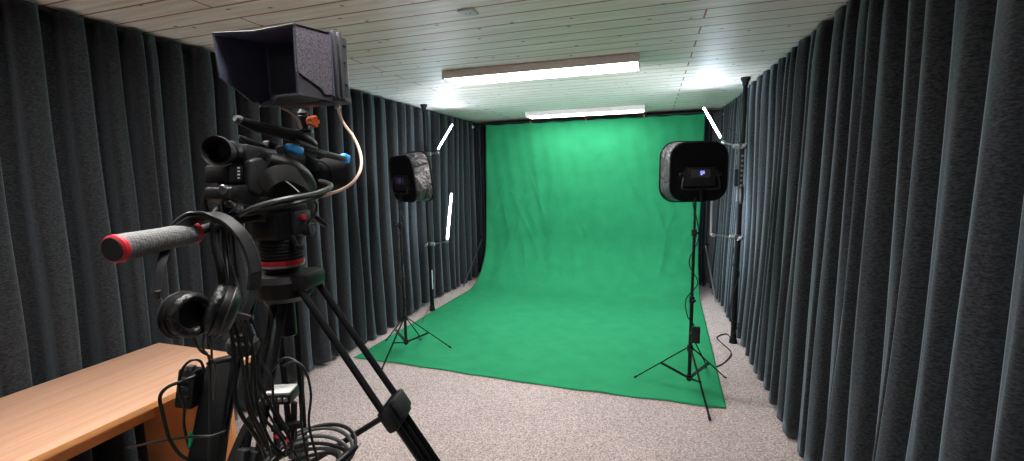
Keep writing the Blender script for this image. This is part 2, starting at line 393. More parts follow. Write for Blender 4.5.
# ------------------------------------------------------------------ ceiling lights
def ceiling_lamp(label, x0, x1, y0, y1, pm='panel'):
    c = V(((x0+x1)/2, (y0+y1)/2, 2.44)); L, W = x1-x0, y1-y0
    t = thing('ceiling_light', label, 'ceiling light', c, 'flat rectangular ceiling lights')
    mb = MB(); w = .012
    for a, b, sx, sy in ((0, -W/2+w/2, L, w), (0, W/2-w/2, L, w), (-L/2+w/2, 0, w, W-2*w), (L/2-w/2, 0, w, W-2*w)): mb.box(c+V((a, b, .029)), (sx, sy, .058), bev=.002)
    mb.box(c+V((0, 0, .052)), (L-2*w, W-2*w, .01))
    mb.build('housing', 'lampbody', t)
    MB().box(c+V((0, 0, .004)), (L-2*w-.002, W-2*w-.002, .008), bev=.002).build('diffuser', pm, t)
    MB().box(c+V((-L/2+.02, 0, -.003)), (.014, W-.02, .006), bev=.001).build('end_clip', 'lampbody', t)
    MB().box(c+V((L/2-.02, 0, -.003)), (.014, W-.02, .006), bev=.001).build('end_clip', 'lampbody', t)
    return t
ceiling_lamp('long flat white ceiling light nearer the camera, above the middle of the room', -1.63, -.105, 3.34, 3.65)
ceiling_lamp('long flat white ceiling light just in front of the green cloth top', -1.66, -.11, 5.90, 6.20, 'panel2')
ceiling_lamp('long flat white ceiling light added overhead, out of view, to brighten the desk', -1.63, -.105, .55, .86)  # unseen lamp, inferred from the bright desk and added for its light
c = Z(468, 11, 2.5)
ceiling_lamp('long flat white ceiling light added far behind the camera, out of view, for fill light', -1.63, -.105, -2.2, -1.89, 'panel_added')  # unseen extra lamp, put in to brighten the near ceiling
t = thing('ceiling_outlet', 'small square white socket plate on the ceiling boards', 'socket', c-V((0,0,.012)))
MB().box(c-V((0,0,.006)), (.085, .085, .012), bev=.003).build('plate', 'outlet', t)
for d in (-.012, .012): MB().cyl(c+V((d, 0, -.0125)), c+V((d, 0, -.011)), .005, 12).build('socket_hole', 'matte', t)

# ------------------------------------------------------------------ green cloth and its stand
def cloth():
    prof = []
    y0, z0, R = 6.5, 2.425, .75
    n1, n2, n3 = 70, 26, 70
    for i in range(n1): prof.append((y0, z0+(R-z0)*i/n1))
    for i in range(n2): a = math.pi/2*i/n2; prof.append((y0-R+R*math.cos(a), R-R*math.sin(a)+.006))
    yc = y0-R
    for i in range(n3+1): prof.append((yc+(3.22-yc)*i/n3, .006))
    nv = len(prof); NU = 150; rows = []
    rnd = random.Random(4)
    folds = [(rnd.uniform(-2.3, .5), rnd.uniform(.25, 1.5), rnd.uniform(-.5, .5), rnd.uniform(.012, .035), rnd.uniform(.003, .011), rnd.uniform(.15, .5)) for _ in range(46)]
    for j, (y, z) in enumerate(prof):
        row = []; v = j/(nv-1); fl = max(0, (j-n1-n2)/n3)
        xl = -2.46-.05*min(1, v*1.6)-.10*fl; xr = .655-.06*v-.06*fl
        for i in range(NU+1):
            u = i/NU; x = xl+(xr-xl)*u; yy, zz = y, z
            if j < n1+n2:
                hang = max(0, 1-z/2.42)
                d = .008*math.sin(x*9+z*1.2)*hang + .004*math.sin(x*17-z*1.1+1)*hang**.6 + .003*math.sin(x*31+z*5)
                for fx, fz, sl, w, am, ln in folds:
                    q = (x-fx-sl*(z-fz))/w
                    if abs(q) < 4: d += am*math.exp(-q*q)*math.exp(-((z-fz)/ln)**2)
                k = 1 if j < n1 else 1-(j-n1)/n2
                a = 0 if j < n1 else math.pi/2*(j-n1)/n2
                yy -= d*math.cos(a)*1.4; zz += d*math.sin(a)*k
                if j < 8: zz -= .012*abs(math.sin(u*math.pi*9))*(1-j/8)
            if fl > 0:
                zz += .0035*max(0, math.sin(x*6+y*9)+math.sin(x*13-y*4)-.9)
                if fl > .97: yy += .014*math.sin(x*2.2)+.004*math.sin(x*14); zz += .004*max(0, math.sin(x*11))
                yy += fl*(.05*(1-u))
            row.append(V((x, yy, zz)))
        rows.append(row)
    return MB().grid(rows)
tag(cloth().build('backdrop_cloth', 'green', ang=180, solid=.003), 'bright green cloth hanging at the end wall and sweeping forward over the carpet', 'backdrop')
t = thing('backdrop_stand', 'black stand with crossbar and legs holding up the green cloth', 'stand', (-.9, 6.54, 0))
MB().cyl((-2.66, 6.54, 2.44), (.80, 6.54, 2.44), .016, 14).build('crossbar', 'black', t)
for sx in (-2.58, .72):
    mb = MB().cyl((sx, 6.54, .08), (sx, 6.54, 1.3), .016, 12).cyl((sx, 6.54, 1.3), (sx, 6.54, 2.46), .012, 12)
    mb.build('upright', 'black', t)
    MB().cyl((sx, 6.54, .62), (sx, 6.54, .70), .024, 12, .003).cyl((sx+.024, 6.54, .66), (sx+.05, 6.54, .66), .01, 10).build('collar', 'black', t)
    sg = -1 if sx < 0 else 1
    foots = [(sx+.0*sg, 6.54-.62), (sx-.12*sg, 6.54+.2), (sx-.5*sg, 6.50)]
    foots = [((-2.66, 5.92) if sx < 0 else (.80, 5.92)), (sx-.35*sg, 6.68), (sx+.02*sg, 6.74)]
    for k, (fx, fy) in enumerate(foots):
        lg = MB().bar((sx, 6.54, .66), (fx, fy, .015), .018, .008, .001).build('leg', 'chrome' if k == 0 else 'black', t)
        MB().bar((sx, 6.54, .12), ((sx+fx)/2, (6.54+fy)/2, .34), .012, .006).build('brace', 'black', t)
for px in (531, 586, 644):
    p = V((Y(px, 119, 6.5).x, 6.5, 2.435))
    k = thing('spring_clamp', {531: 'small orange clamp on the cloth top, leftmost of three', 586: 'small orange clamp on the cloth top, middle one of three', 644: 'small orange clamp on the cloth top, rightmost of three'}[px], 'clamp', p-V((0, .03, .03)), 'clamps along the top of the green cloth')
    MB().prism([p+V((-.008, -.035, .012)), p+V((-.008, -.012, -.03)), p+V((-.008, -.005, -.03)), p+V((-.008, -.018, .025))], (.016, 0, 0), .001).build('jaw', 'orange', k)
    MB().prism([p+V((-.008, -.018, .02)), p+V((-.008, .05, .028)), p+V((-.008, .05, .022)), p+V((-.008, -.018, .012))], (.016, 0, 0), .001).build('handle', 'black', k)

# small corner spotlights on the ceiling end
for px, py, lb in ((725, 111, 'small pale metal bracket lamp high in the right end corner'), (472, 125, 'small pale metal bracket lamp high in the left end corner')):
    p = Y(px, py, 6.55); p.z = 2.40
    t = thing('bracket', lb, 'bracket', p-V((0,0,.03)))
    MB().cyl(p+V((0,0,.03)), p+V((0,0,.1)), .007, 10).cyl(p+V((0,0,.092)), p+V((0,0,.1)), .03, 16).build('stem', 'chrome', t)
    MB().lathe(p+V((.015, .02, .02)), (-.3, -1, -.4), [(0, 0), (0, .02), (.05, .028), (.055, .024), (.05, 0)], 16).build('head', 'silver', t)

# ------------------------------------------------------------------ light stands
def make_stand(label, loc, rz, top, cordside):
    t = thing('light_stand', label, 'light stand', (0,0,0), 'softbox light stands')
    MB().cyl((0,0,.08), (0,0,.72), .0135, 14, .002).build('pole', 'black', t)
    MB().cyl((0,0,.70), (0,0,1.22), .011, 14).build('pole', 'black', t)
    MB().cyl((0,0,1.20), (0,0,top), .0085, 14).build('pole', 'black', t)
    for z in (.72, 1.22):
        c_ = MB().cyl((0,0,z-.03), (0,0,z+.02), .0185, 14, .003).build('collar', 'black', t)
        MB().cyl((.015,0,z), (.04,0,z), .005, 8).box((.047, 0, z), (.014, .026, .016), bev=.004).build('knob', 'black', c_)
    MB().cyl((0,0,.315), (0,0,.365), .022, 14, .003).build('hub', 'black', t)
    MB().cyl((0,0,.09), (0,0,.13), .022, 14, .003).build('hub', 'black', t)
    for k in range(3):
        a = 2*math.pi*k/3; d = V((math.cos(a), math.sin(a), 0)); n = V((-d.y, d.x, 0))
        l = MB().bar(d*.02+V((0,0,.34)), d*.41+V((0,0,.012)), .014, .008, .0015).build('leg', 'black', t)
        MB().bar(d*.395+V((0,0,.021)), d*.42+V((0,0,.006)), .018, .013, .003).build('rubber_foot', 'rubber', l)
        MB().bar(d*.02+n*.008+V((0,0,.11)), d*.215+n*.008+V((0,0,.178)), .006, .010).bar(d*.02-n*.008+V((0,0,.11)), d*.215-n*.008+V((0,0,.178)), .006, .010).build('brace', 'black', t)
    t.location = loc; t.rotation_euler = (0, 0, rz); return t
RS = V((.30, 3.43, .009)); LS = V((-2.187, 3.511, .009))
make_stand('black light stand carrying the right softbox, feet on the green cloth edge', RS, math.radians(-75.5), 1.47, 1)
make_stand('black light stand under the left softbox beside the curtain', LS, math.radians(-90), 1.45, 1)
def rrect(w, h, r, n=6):
    P = []
    for cx, cy, a0 in ((w/2-r, h/2-r, 0), (-w/2+r, h/2-r, 90), (-w/2+r, -h/2+r, 180), (w/2-r, -h/2+r, 270)):
        for k in range(n+1): a = math.radians(a0+90*k/n); P.append((cx+r*math.cos(a), cy+r*math.sin(a)))
    return P
def make_softbox(label):
    # local frame: back at y=-.02, front faces +Y, centre at origin
    t = thing('softbox', label, 'softbox', (0,0,0), 'black softboxes on stands')
    rings = []
    for y, w, r in ((.0, .40, .10), (.004, .41, .11), (.08, .425, .11), (.15, .44, .11), (.165, .44, .11)): rings.append((y, rrect(w, w, r)))
    rows = [[V((x, y, z)) for x, z in P+[P[0]]] for y, P in rings]
    MB().grid(rows).build('side_fabric', 'crinkle', t, solid=.004)
    def rim(y, w, r, rad, nm):
        P = [V((x, y, z)) for x, z in rrect(w, w, r)]; MB().tube(P+[P[0]], rad, 8, caps=False).build(nm, 'matte', t)
    rim(.165, .442, .11, .010, 'front_rim'); rim(.0, .405, .10, .011, 'back_rim')
    B = rrect(.405, .405, .10); I = rrect(.24, .17, .02)
    MB().prism([V((x, -.004, z)) for x, z in B], (0, .008, 0)).build('back_panel', 'matte', t)
    MB().prism([V((x, .10, z)) for x, z in rrect(.415, .415, .10)], (0, .006, 0)).build('diffuser', 'softfront', t)
    # light panel on the back with display
    lp = MB().prism([V((x, -.035, z-.035)) for x, z in rrect(.215, .135, .014)], (0, .03, 0), .003).build('light_panel', 'dgrey', t)
    MB().prism([V((x, -.040, z-.012)) for x, z in rrect(.135, .058, .006)], (0, .006, 0)).build('control_plate', 'grey', lp)
    MB().box((.008, -.0415, -.008), (.042, .003, .034), bev=.001).build('display', 'display', lp)
    d = MB()
    for ox in (0.0, .016):     # two glowing digits
        for (a, b) in (((0,0),(8,0)), ((0,8),(8,8)), ((0,16),(8,16)), ((0,0),(0,16)), ((8,0),(8,16))):
            A = V((ox+a[0]*.00115-.003, -.044, -.014+a[1]*.00115)); Bq = V((ox+b[0]*.00115-.003, -.044, -.014+b[1]*.00115))
            d.bar(A, Bq, .0022, .0022, side=(0, 1, 0))
    d.build('digits', 'digits', lp)
    MB().box((.003, -.0435, -.0215), (.011, .002, .005)).build('digit_line', 'digitb', lp)
    # yoke
    MB().tube([(-.118, -.03, .01), (-.125, -.045, -.04), (-.135, -.05, -.10), (-.12, -.05, -.122), (0, -.05, -.125), (.12, -.05, -.122), (.135, -.05, -.10), (.125, -.045, -.04), (.118, -.03, .01)], .006, 8, smooth=4).build('yoke', 'dgrey', t)
    k = MB().cyl((.108, -.03, -.02), (.15, -.03, -.02), .014, 14, .003).build('knob', 'black', t)
    MB().cyl((-.108, -.03, -.02), (-.15, -.03, -.02), .014, 14, .003).build('knob', 'black', t)
    MB().box((0, -.05, -.15), (.03, .03, .06), bev=.004).cyl((0, -.05, -.21), (0, -.05, -.17), .014, 12).build('stand_adapter', 'black', t)
    return t
sb = make_softbox('rounded black softbox on the right stand, with lit purple display')
def put(t, stand, z, rz, tilt=0):
    a = V((0, -.05, 0)); a.rotate(Matrix.Rotation(rz, 3, 'Z'))
    t.location = V((stand.x, stand.y, z))-a; t.rotation_euler = (tilt, 0, rz)
sb2 = copy_tree(sb, label='black softbox turned sideways on the left stand near the curtain')
put(sb, RS, 1.665, math.radians(18)); sb.location.x += .035
for nd in ('digits', 'digit_line'):
    for o_ in [x for x in bpy.data.objects if x.name.startswith(nd) and x.parent and x.parent.parent == sb2]: bpy.data.objects.remove(o_)
put(sb2, LS, 1.645, math.radians(-30), .13)
# adapter brick and cords on the stands
p = RS+V((.02, -.035, .40))
t = thing('power_adapter', 'black power adapter strapped low on the right light stand', 'power adapter', p)
MB().box(p+V((.012, 0, .06)), (.058, .036, .125), bev=.006).build('case', 'black', t)
MB().box(p+V((0, .018, .06)), (.06, .052, .018), bev=.004).build('strap', 'strap', t)
def cord(name, pts, r, m, label, cat='cable', group=None, parent=None, n=8, sm=6):
    o = MB().tube(pts, r, n, smooth=sm).build(name, m, parent)
    if not parent: tag(o, label, cat, group)
    return o
cord('cable', [RS+V(q) for q in ((-.02,-.03,1.44),(.03,-.03,1.2),(-.03,-.02,1.0),(.035,-.02,.85),(-.04,-.01,.72),(-.03,-.03,.6),(.02,-.03,.53))], .004, 'cable', 'thin black cable winding down the right light stand pole')
fl = [RS+V((.03, -.03, .40)), RS+V((.12, .06, .2)), Z(706, 368, .01), Z(718, 366, .008), Z(727, 360, .008), Z(731, 352, .008), Z(722, 343, .008), Z(717, 337, .008), Z(727, 334, .008), Z(733, 342, .008), Z(737, 333, .008)]
cord('cable', fl, .005, 'cable', 'black mains cable looping over the carpet by the right curtain')
cord('cable', [LS+V(q) for q in ((0,-.03,1.44),(.05,-.02,1.25),(-.02,-.03,1.05),(.03,-.02,.9),(-.04,-.02,.72),(.04,-.03,.5),(-.02,-.03,.42))], .004, 'cable', 'thin black cable winding down the left light stand pole')
cord('cable', [LS+V((-.02,-.03,.42)), LS+V((.1,.1,.12)), Z(418, 336, .008), Z(424, 318, .008), Z(430, 306, .008)], .005, 'cable', 'black cable on the carpet between left light stand and tall pole')

# ------------------------------------------------------------------ floor-to-ceiling poles
def make_pole(label, x, y):
    t = thing('tension_pole', label, 'pole', (x, y, 0), 'floor to ceiling poles')
    MB().cyl((x, y, .05), (x, y, 1.45), .024, 18).build('lower_tube', 'matte', t)
    MB().cyl((x, y, 1.43), (x, y, 2.44), .0195, 18).build('upper_tube', 'matte', t)
    MB().lathe((x, y, 0), (0,0,1), [(0, 0), (0, .038), (.02, .036), (.05, .029), (.07, .027), (.07, 0)], 20).build('foot', 'rubber', t)
    MB().lathe((x, y, 2.5), (0,0,-1), [(0, 0), (0, .042), (.02, .040), (.04, .028), (.07, .024), (.07, 0)], 20).build('top_pad', 'rubber', t)
    l = MB().cyl((x, y, 1.38), (x, y, 1.52), .03, 16, .004).build('lock', 'black', t)
    MB().bar((x+.0, y-.035, 1.50), (x, y-.06, 1.36), .02, .01, .002).build('lever', 'dgrey', l)
    return t
LP = V((-2.577, 4.775, 0)); RP = V((.787, 4.58, 0))
pl = make_pole('black floor to ceiling pole in front of the left curtain', LP.x, LP.y)
MB().prism([LP+V((.020, -.016, .28)), LP+V((.026, -.008, .28)), LP+V((.026, -.008, .52)), LP+V((.020, -.016, .52))], (.002, -.002, 0)).build('white_marking', 'white', pl)
pr = make_pole('black floor to ceiling pole in front of the right curtain', RP.x, RP.y)
def tube_light(label, a, b, fx, fy=-.62, mt_='led'):
    a, b = V(a), V(b); t = thing('led_tube_light', label, 'tube light', a, 'slim white light tubes clamped to the poles'); d = (b-a).normalized()
    n = V((fx, fy, 0)).normalized()
    MB().bar(a+d*.012, b-d*.012, .014, .014, .002, side=n).build('glowing_face', mt_, t)
    back = -n*.011
    MB().bar(a+back, b+back, .020, .009, .002, side=n).build('back_channel', 'grey', t)
    MB().bar(a-d*.002, a+d*.014, .026, .018, .002, side=n).build('end_cap', 'grey', t)
    MB().bar(b-d*.014, b+d*.002, .026, .018, .002, side=n).build('end_cap', 'grey', t)
    return t
def clamp(label, pole, z, end, grip=True):
    p = pole+V((0,0,z)); t = thing('clamp_arm', label, 'clamp arm', p-V((0,0,.04)), 'arms clamped to the poles')
    MB().box(p+V((0, -.012, 0)), (.07, .075, .05), bev=.008).cyl(p+V((0, -.045, 0)), p+V((0, -.085, 0)), .008, 10).build('clamp_body', 'dgrey', t)
    MB().cyl(p+V((-.02, -.085, -.022)), p+V((.02, -.085, .022)), .006, 10).cyl(p+V((0, -.075, 0)), p+V((0, -.09, 0)), .016, 14, .003).build('clamp_screw', 'silver', t)
    e = V(end); s = 1 if e.x > p.x else -1
    st = p+V((s*.05, -.02, 0))
    MB().cyl(st-V((s*.02, 0, 0)), st+V((s*.03, 0, 0)), .022, 16, .004).build('grip_head', 'silver', t)
    MB().cyl(st, e, .0075, 10).build('arm', 'chrome', t)
    MB().lathe(e, e-st, [(-.02, 0), (-.02, .012), (0, .018), (.02, .012), (.02, 0)], 12).build('swivel', 'silver', t)
    return t
a = Y(721.5, 139, 4.54); b = Y(703.5, 107.5, 5.0)
tube_light('slim white light tube slanting up beside the right softbox', a, b, -.8)
clamp('metal arm clamped to the right pole holding the slanting light tube', RP, Y(742, 146, 4.54).z, a+V((.02, .02, -.03)))
e = Y(713, 237, 4.54)
clamp('metal arm clamped to the right pole at mid height, pointing left', RP, e.z+.0, e+V((0, .0, .02)))
q = e+V((-.015, .03, .01))
tube_light('slim light tube seen from its dark back at the end of the lower right arm', q, q+V((.03, .30, .50)), .15, 1.0, 'led2')
p = RP+V((-.05, -.06, 1.60))
t = thing('cable_pouch', 'small black box hanging on a cord from the right pole clamp', 'box', p-V((0,0,.08)))
MB().box(p, (.03, .025, .16), bev=.006).build('case', 'matte', t)
MB().tube([p+V((0,0,.08)), p+V((-.01,.01,.16)), p+V((.0,.02,.24))], .003, 6, smooth=4).build('cord', 'cable', t)
mb = MB()
for k in range(9): mb.box(RP+V((.0, -.031+.0*k, 1.44+k*.045)), (.018, .012, .02), bev=.003)
tag(mb.build('cable_clips', 'grey'), 'row of small silver clips down the right pole', 'clips')
a = Y(437.5, 150, 4.73); b = Y(452.5, 124.5, 5.15)
tube_light('slim white light tube slanting upward from the top of the left pole arm', a, b, .8)
clamp('metal arm clamped high on the left pole holding the slanting light tube', LP, Y(425, 154, 4.75).z, a+V((-.015, .02, -.03)))
a = Y(447.3, 240, 4.73); b = Y(451.5, 192.5, 4.75)
tube_light('slim white light tube standing almost upright on the lower left arm', a, b, .5, -.5, 'led2')
clamp('metal arm clamped low on the left pole holding the upright light tube', LP, Y(428, 244, 4.75).z, a+V((-.01, .01, -.02)))
cord('cable', [RP+V((-.03,-.03,1.9)), RP+V((-.08,-.04,2.02)), RP+V((-.16,-.04,2.05)), RP+V((-.19,-.04,1.97))], .004, 'cable', 'short black cable arching from right pole to slanting tube')
cord('cable', [RP+V((-.03,-.035,.96)), RP+V((-.05,-.05,.8)), RP+V((.02,-.04,.7)), RP+V((-.03,-.05,.5)), RP+V((-.05,-.05,.28)), RP+V((.03,-.05,.2)), RP+V((-.03,-.06,.08)), Z(731, 338, .008)], .005, 'cable', 'black cable hanging down the right tall pole to the carpet')

# ------------------------------------------------------------------ desk
t = thing('desk', 'beech laminate desk with orange edge along the left curtain', 'desk', (-2.40, .7, 0))
x0, x1, y0, y1 = -2.71, -2.0, -.2, 1.72
MB().box(((x0+x1)/2, (y0+y1)/2, .7275), (x1-x0-.002, y1-y0-.002, .025), bev=.001).build('desktop', 'beech', t)
MB().box((x1, (y0+y1)/2, .7275), (.003, y1-y0, .0252), bev=.0005).box(((x0+x1)/2, y1, .7275), (x1-x0, .003, .0252), bev=.0005).build('edge_band', 'edge', t)
MB().box((-2.36, 1.59, .3575), (.66, .022, .714), bev=.001).build('side_panel', 'edge', t)
MB().box((-2.36, -.05, .3575), (.66, .022, .714), bev=.001).build('side_panel', 'edge', t)
MB().box((-2.60, .77, .53), (.02, 1.70, .30), bev=.001).build('modesty_panel', 'edge', t)

# ------------------------------------------------------------------ tripod
AX = V((-.77, .756, 0)); AP = AX+V((0,0,1.455))
t = thing('tripod', 'black twin-tube video tripod standing on the carpet beside the desk', 'tripod', AX)
TRI = t
zc = AP.z
cr = MB().lathe(AX+V((0,0,zc-.045)), (0,0,1), [(0, 0), (0, .045), (.012, .058), (.045, .062), (.058, .055), (.062, .040), (.062, 0)], 28)
cr.build('crown', 'black', t)
def leg(az, A, B, off, off2, toff, mat_='black'):
    """twin tube leg: A top point, B clamp point, then down to the floor"""
    n = V((-math.sin(az), math.cos(az), 0)); d = (B-A).normalized()
    l = MB()
    for s in (-1, 1): l.tube([A+n*off*s, B+n*off2*s], .0075, 12)
    l = l.build('leg', 'matte', t)
    tdir = V((math.cos(az), math.sin(az), 0))
    MB().box(A+V((0,0,.012)), (.045, off*2+.016, .040), rot(az), .012).build('shoulder', 'black', l)
    MB().cyl(A+n*(off+.004)+V((0,0,.012)), A+n*(off+.012)+V((0,0,.012)), .012, 14, .002).build('leg_bolt', 'redp', l)
    xx = d.cross(n).normalized(); Rm = Matrix((xx, n, d)).transposed()
    MB().box(B+d*.02, (.030, off2*2+.018, .056), Rm, .009).build('clamp', 'black', l)
    MB().box(B+d*.01+n*.0+xx*(.022 if xx.dot(CO-B) > 0 else -.022), (.018, off2*1.5, .045), Rm, .006).build('lever', 'dgrey', l)
    C = B+d*min(.26, (B.z-.1)/-d.z*.6)
    m2 = MB()
    for s in (-.62, 0, .62): m2.tube([B+n*off2*s+d*.03, C+n*off2*s], .0085, 10)
    m2.build('middle_section', 'gloss', l)
    MB().box(C+d*.02, (.030, off2*2+.016, .060), Rm, .009).build('clamp', 'black', l)
    F = C+d*((C.z-.02)/-d.z)
    m3 = MB()
    for s in (-.45, .45): m3.tube([C+n*off2*s, F+n*off2*s], .008, 10)
    m3.build('lower_section', 'gloss', l)
    MB().box(F, (.05, off2*2+.03, .036), rot(az), .012).build('foot', 'rubber', l)
    return l, B
azA = math.radians(12)
PA1 = onv(308, 284, AX, azA); PA2 = onv(390, 404, AX, azA)
leg(azA, PA1, PA2, .034, .038, 0)
azB = math.radians(268)
PB1 = onv(281, 292, AX, azB); PB2 = onv(252, 452, AX, azB)
leg(azB, PB1, PB2, .014, .017, 0)
azC = math.radians(136)
PC1 = AX+V((math.cos(azC)*.045, math.sin(azC)*.045, zc-.05)); PC2 = AX+V((math.cos(azC)*.20, math.sin(azC)*.20, zc-.50))
leg(azC, PC1, PC2, .018, .018, 0)
# mid-level spreader
SPc = AX+V((0,0,1.0))
sp = MB().cyl(SPc-V((0,0,.015)), SPc+V((0,0,.015)), .026, 18, .004)
sp = sp.build('spreader', 'black', t)
for E_ in (PA2, PB2, PC2):
    MB().bar(SPc, E_+V((0,0,-.02)), .018, .010, .002).build('spreader_arm', 'black', sp)
MB().cyl(AX+V((0,0,zc-.13)), AX+V((0,0,zc-.045)), .017, 16, .003).build('bowl_clamp', 'black', t)
# green-lit accessory tab under the crown
# fluid head
t = thing('fluid_head', 'black fluid video head with red ring and knurled grey pan handle', 'tripod head', AX+V((0,0,zc+.018)))
HD = t; h0 = zc+.018
MB().lathe(AX+V((0,0,h0)), (0,0,1), [(0, 0), (0, .034), (.008, .038), (.012, .038), (.012, 0)], 28).build('bowl_plate', 'black', t)
MB().lathe(AX+V((0,0,h0+.011)), (0,0,1), [(0, 0), (0, .040), (.003, .043), (.006, .0435), (.006, 0)], 32).build('silver_ring', 'silver', t)
MB().lathe(AX+V((0,0,h0+.017)), (0,0,1), [(0, 0), (0, .0445), (.006, .045), (.010, .044), (.010, 0)], 32).build('red_ring', 'red', t)
prf = [(0, 0), (0, .042)]+[(.002+.0035*k, .043 if k % 2 else .0415) for k in range(12)]+[(.045, .040), (.045, 0)]
MB().lathe(AX+V((0,0,h0+.027)), (0,0,1), prf, 32).build('pan_drum', 'matte', t)
hb = h0+.072
PX = -.745
b_ = MB()
b_.box(AX+V((0, 0, hb+.03)), (.075, .09, .062), bev=.010)
b_.box(AX+V((0, .004, hb+.065)), (.055, .11, .03), bev=.008)
b_.build('tilt_housing', 'black', t)
MB().box(AX+V((.040, .018, hb+.034)), (.022, .05, .056), bev=.009).build('side_housing', 'dgrey', t)
k = MB().cyl(AX+V((.048, .022, hb+.018)), AX+V((.066, .022, hb+.018)), .0155, 20, .003).build('drag_knob', 'dgrey', t)
MB().cyl(AX+V((.066, .022, hb+.018)), AX+V((.0675, .022, hb+.018)), .010, 16).box(AX+V((.068, .022, hb+.018)), (.003, .004, .014)).build('knob_face', 'silver', k)
MB().cyl(AX+V((.050, .010, hb+.046)), AX+V((.060, .010, hb+.046)), .006, 14, .001).build('red_button', 'redp', t)
MB().bar(AX+V((.045, .045, hb+.05)), AX+V((.058, .075, hb+.02)), .014, .010, .003).build('tilt_lock_lever', 'black', t)
MB().cyl(AX+V((.043, -.01, hb+.005)), AX+V((.075, -.03, hb-.010)), .006, 10, .001).box(AX+V((.08, -.033, hb-.012)), (.02, .01, .012), bev=.003).build('pan_lock_lever', 'black', t)
# plate on top
MB().box(AX+V((0, .0, hb+.087)), (.062, .15, .014), bev=.003).box(AX+V((0, -.02, hb+.098)), (.048, .11, .010), bev=.002).build('quick_release_plate', 'dgrey', t)
# pan handle
g0 = X(115.5, 249, -.745); g1 = X(196, 232, -.77); g2 = X(262, 214, -.775)
dg = (g1-g0).normalized()
rs = MB().box(g2+V((-.0, .0, 0)), (.05, .03, .03), rot(0), .006).build('handle_rosette', 'dgrey', t)
hn = MB().tube([g1-dg*.02, g2], .009, 14).build('pan_bar', 'black', t)
gp = MB().lathe(g0, dg, [(.005, 0), (.005, .0203), (.02, .0206), ((g1-g0).length*.5, .0188), ((g1-g0).length-.01, .0182), ((g1-g0).length-.01, 0)], 32).build('hand_grip', 'grip', hn)
MB().lathe(g0, dg, [(-.004, 0), (-.004, .0165), (-.004, .0165), (-.005, .0185), (-.002, .0212), (.004, .0215), (.006, .020), (.006, 0)], 32).build('red_ring', 'redp', hn)
MB().lathe(g0, dg, [(-.006, 0), (-.006, .0172), (-.004, .0182), (-.001, 0)], 32).build('end_cap', 'dgrey', hn)
L1 = (g1-g0).length
MB().lathe(g0, dg, [(L1-.012, 0), (L1-.012, .0188), (L1-.004, .0195), (L1-.001, .0165), (L1-.001, 0)], 32).build('red_ring', 'redp', hn)

# ------------------------------------------------------------------ camcorder
XS = -.725; W = -.10
t = thing('camcorder', 'black professional camcorder on the tripod, eyepiece toward the desk', 'camcorder', AX+V((0,0,hb+.10)))
CAMC = t
def S_(x, y, dx=0): return X(x, y, XS+dx)
def poly(pts, dx=0): return [S_(a, b, dx) for a, b in pts]
MB().prism(poly([(248,156),(262,150),(274,155),(292,162),(310,171),(315,176),(315,192),(304,198),(282,199),(250,196),(246,180)], -.012), (W+.02, 0, 0), .008, 3).build('body', 'black', t)
MB().prism(poly([(250,160),(262,157),(272,166),(268,182),(262,195),(252,192)], 0), (-.02, 0, 0), .006, 3).build('rear_cover', 'dgrey', t)
MB().tube([S_(268,160,.0), S_(284,166,.012), S_(300,176,.012), S_(310,188,.004)], [.016,.022,.022,.016], 14, smooth=5).build('hand_grip', 'black', t)
MB().tube([S_(262,186,.004), S_(272,176,.028), S_(288,173,.034), S_(304,180,.028), S_(312,190,.004)], 1, 8, smooth=5, flat=((0,0,1), .016, .002)).build('hand_strap', 'strap', t)
MB().tube([S_(281,178,.030), S_(290,184,.034), S_(299,192,.026)], .0012, 6, smooth=4).build('strap_seam', 'white', t)
# lens & hood
lc0 = X(306, 177, -.775); lc1 = X(330, 174, -.775); ld = (lc1-lc0).normalized()
MB().lathe(lc0, ld, [(-.03, 0), (-.03, .034), (.0, .034), (.004, .037), (.022, .037), (.026, .033), (.05, .033), (.05, 0)], 30).build('lens', 'matte', t)
MB().lathe(lc0+ld*.045, ld, [(0, .030), (0, .036), (.05, .043), (.055, .043), (.055, .040), (.01, .031)], 30, closed=True).build('lens_hood', 'matte', t)
MB().lathe(lc0+ld*.048, ld, [(0, 0), (0, .029), (.006, .024), (.008, 0)], 24).build('lens_glass', 'screen', t)
MB().lathe(lc0, ld, [(.006+.002*k, .0385 if k % 2 else .0370) for k in range(8)]+[(.02, .03), (.006, .03)], 30, closed=True).build('focus_ring', 'rubber', t)
# viewfinder
ve = X(217, 151, -.74); vb = X(247, 153, -.765); vd = (vb-ve).normalized()
MB().bar(X(236,153,-.757), X(276,160,-.775), .046, .034, .005).build('viewfinder_body', 'dgrey', t)
MB().prism([X(246,147,-.742), X(273,152,-.742), X(273,157,-.742), X(246,154,-.742)], (-.05, 0, 0), .003).build('viewfinder_top', 'grey', t)
MB().lathe(ve+vd*.03, vd, [(0, 0), (0, .019), (.01, .021), (.02, .017), (.035, .0175), (.035, 0)], 24).build('viewfinder_barrel', 'black', t)
MB().lathe(ve, (vd+V((-.1,0,-.05))), [(.0, .0245), (-.003, .0262), (.004, .0270), (.03, .019), (.034, .017), (.034, .012), (.028, .013)], 28, closed=True).build('eyecup', 'rubber', t)
MB().lathe(ve, vd, [(.024, 0), (.024, .015), (.030, .014), (.030, 0)], 20).build('eyepiece_lens', 'matte', t)
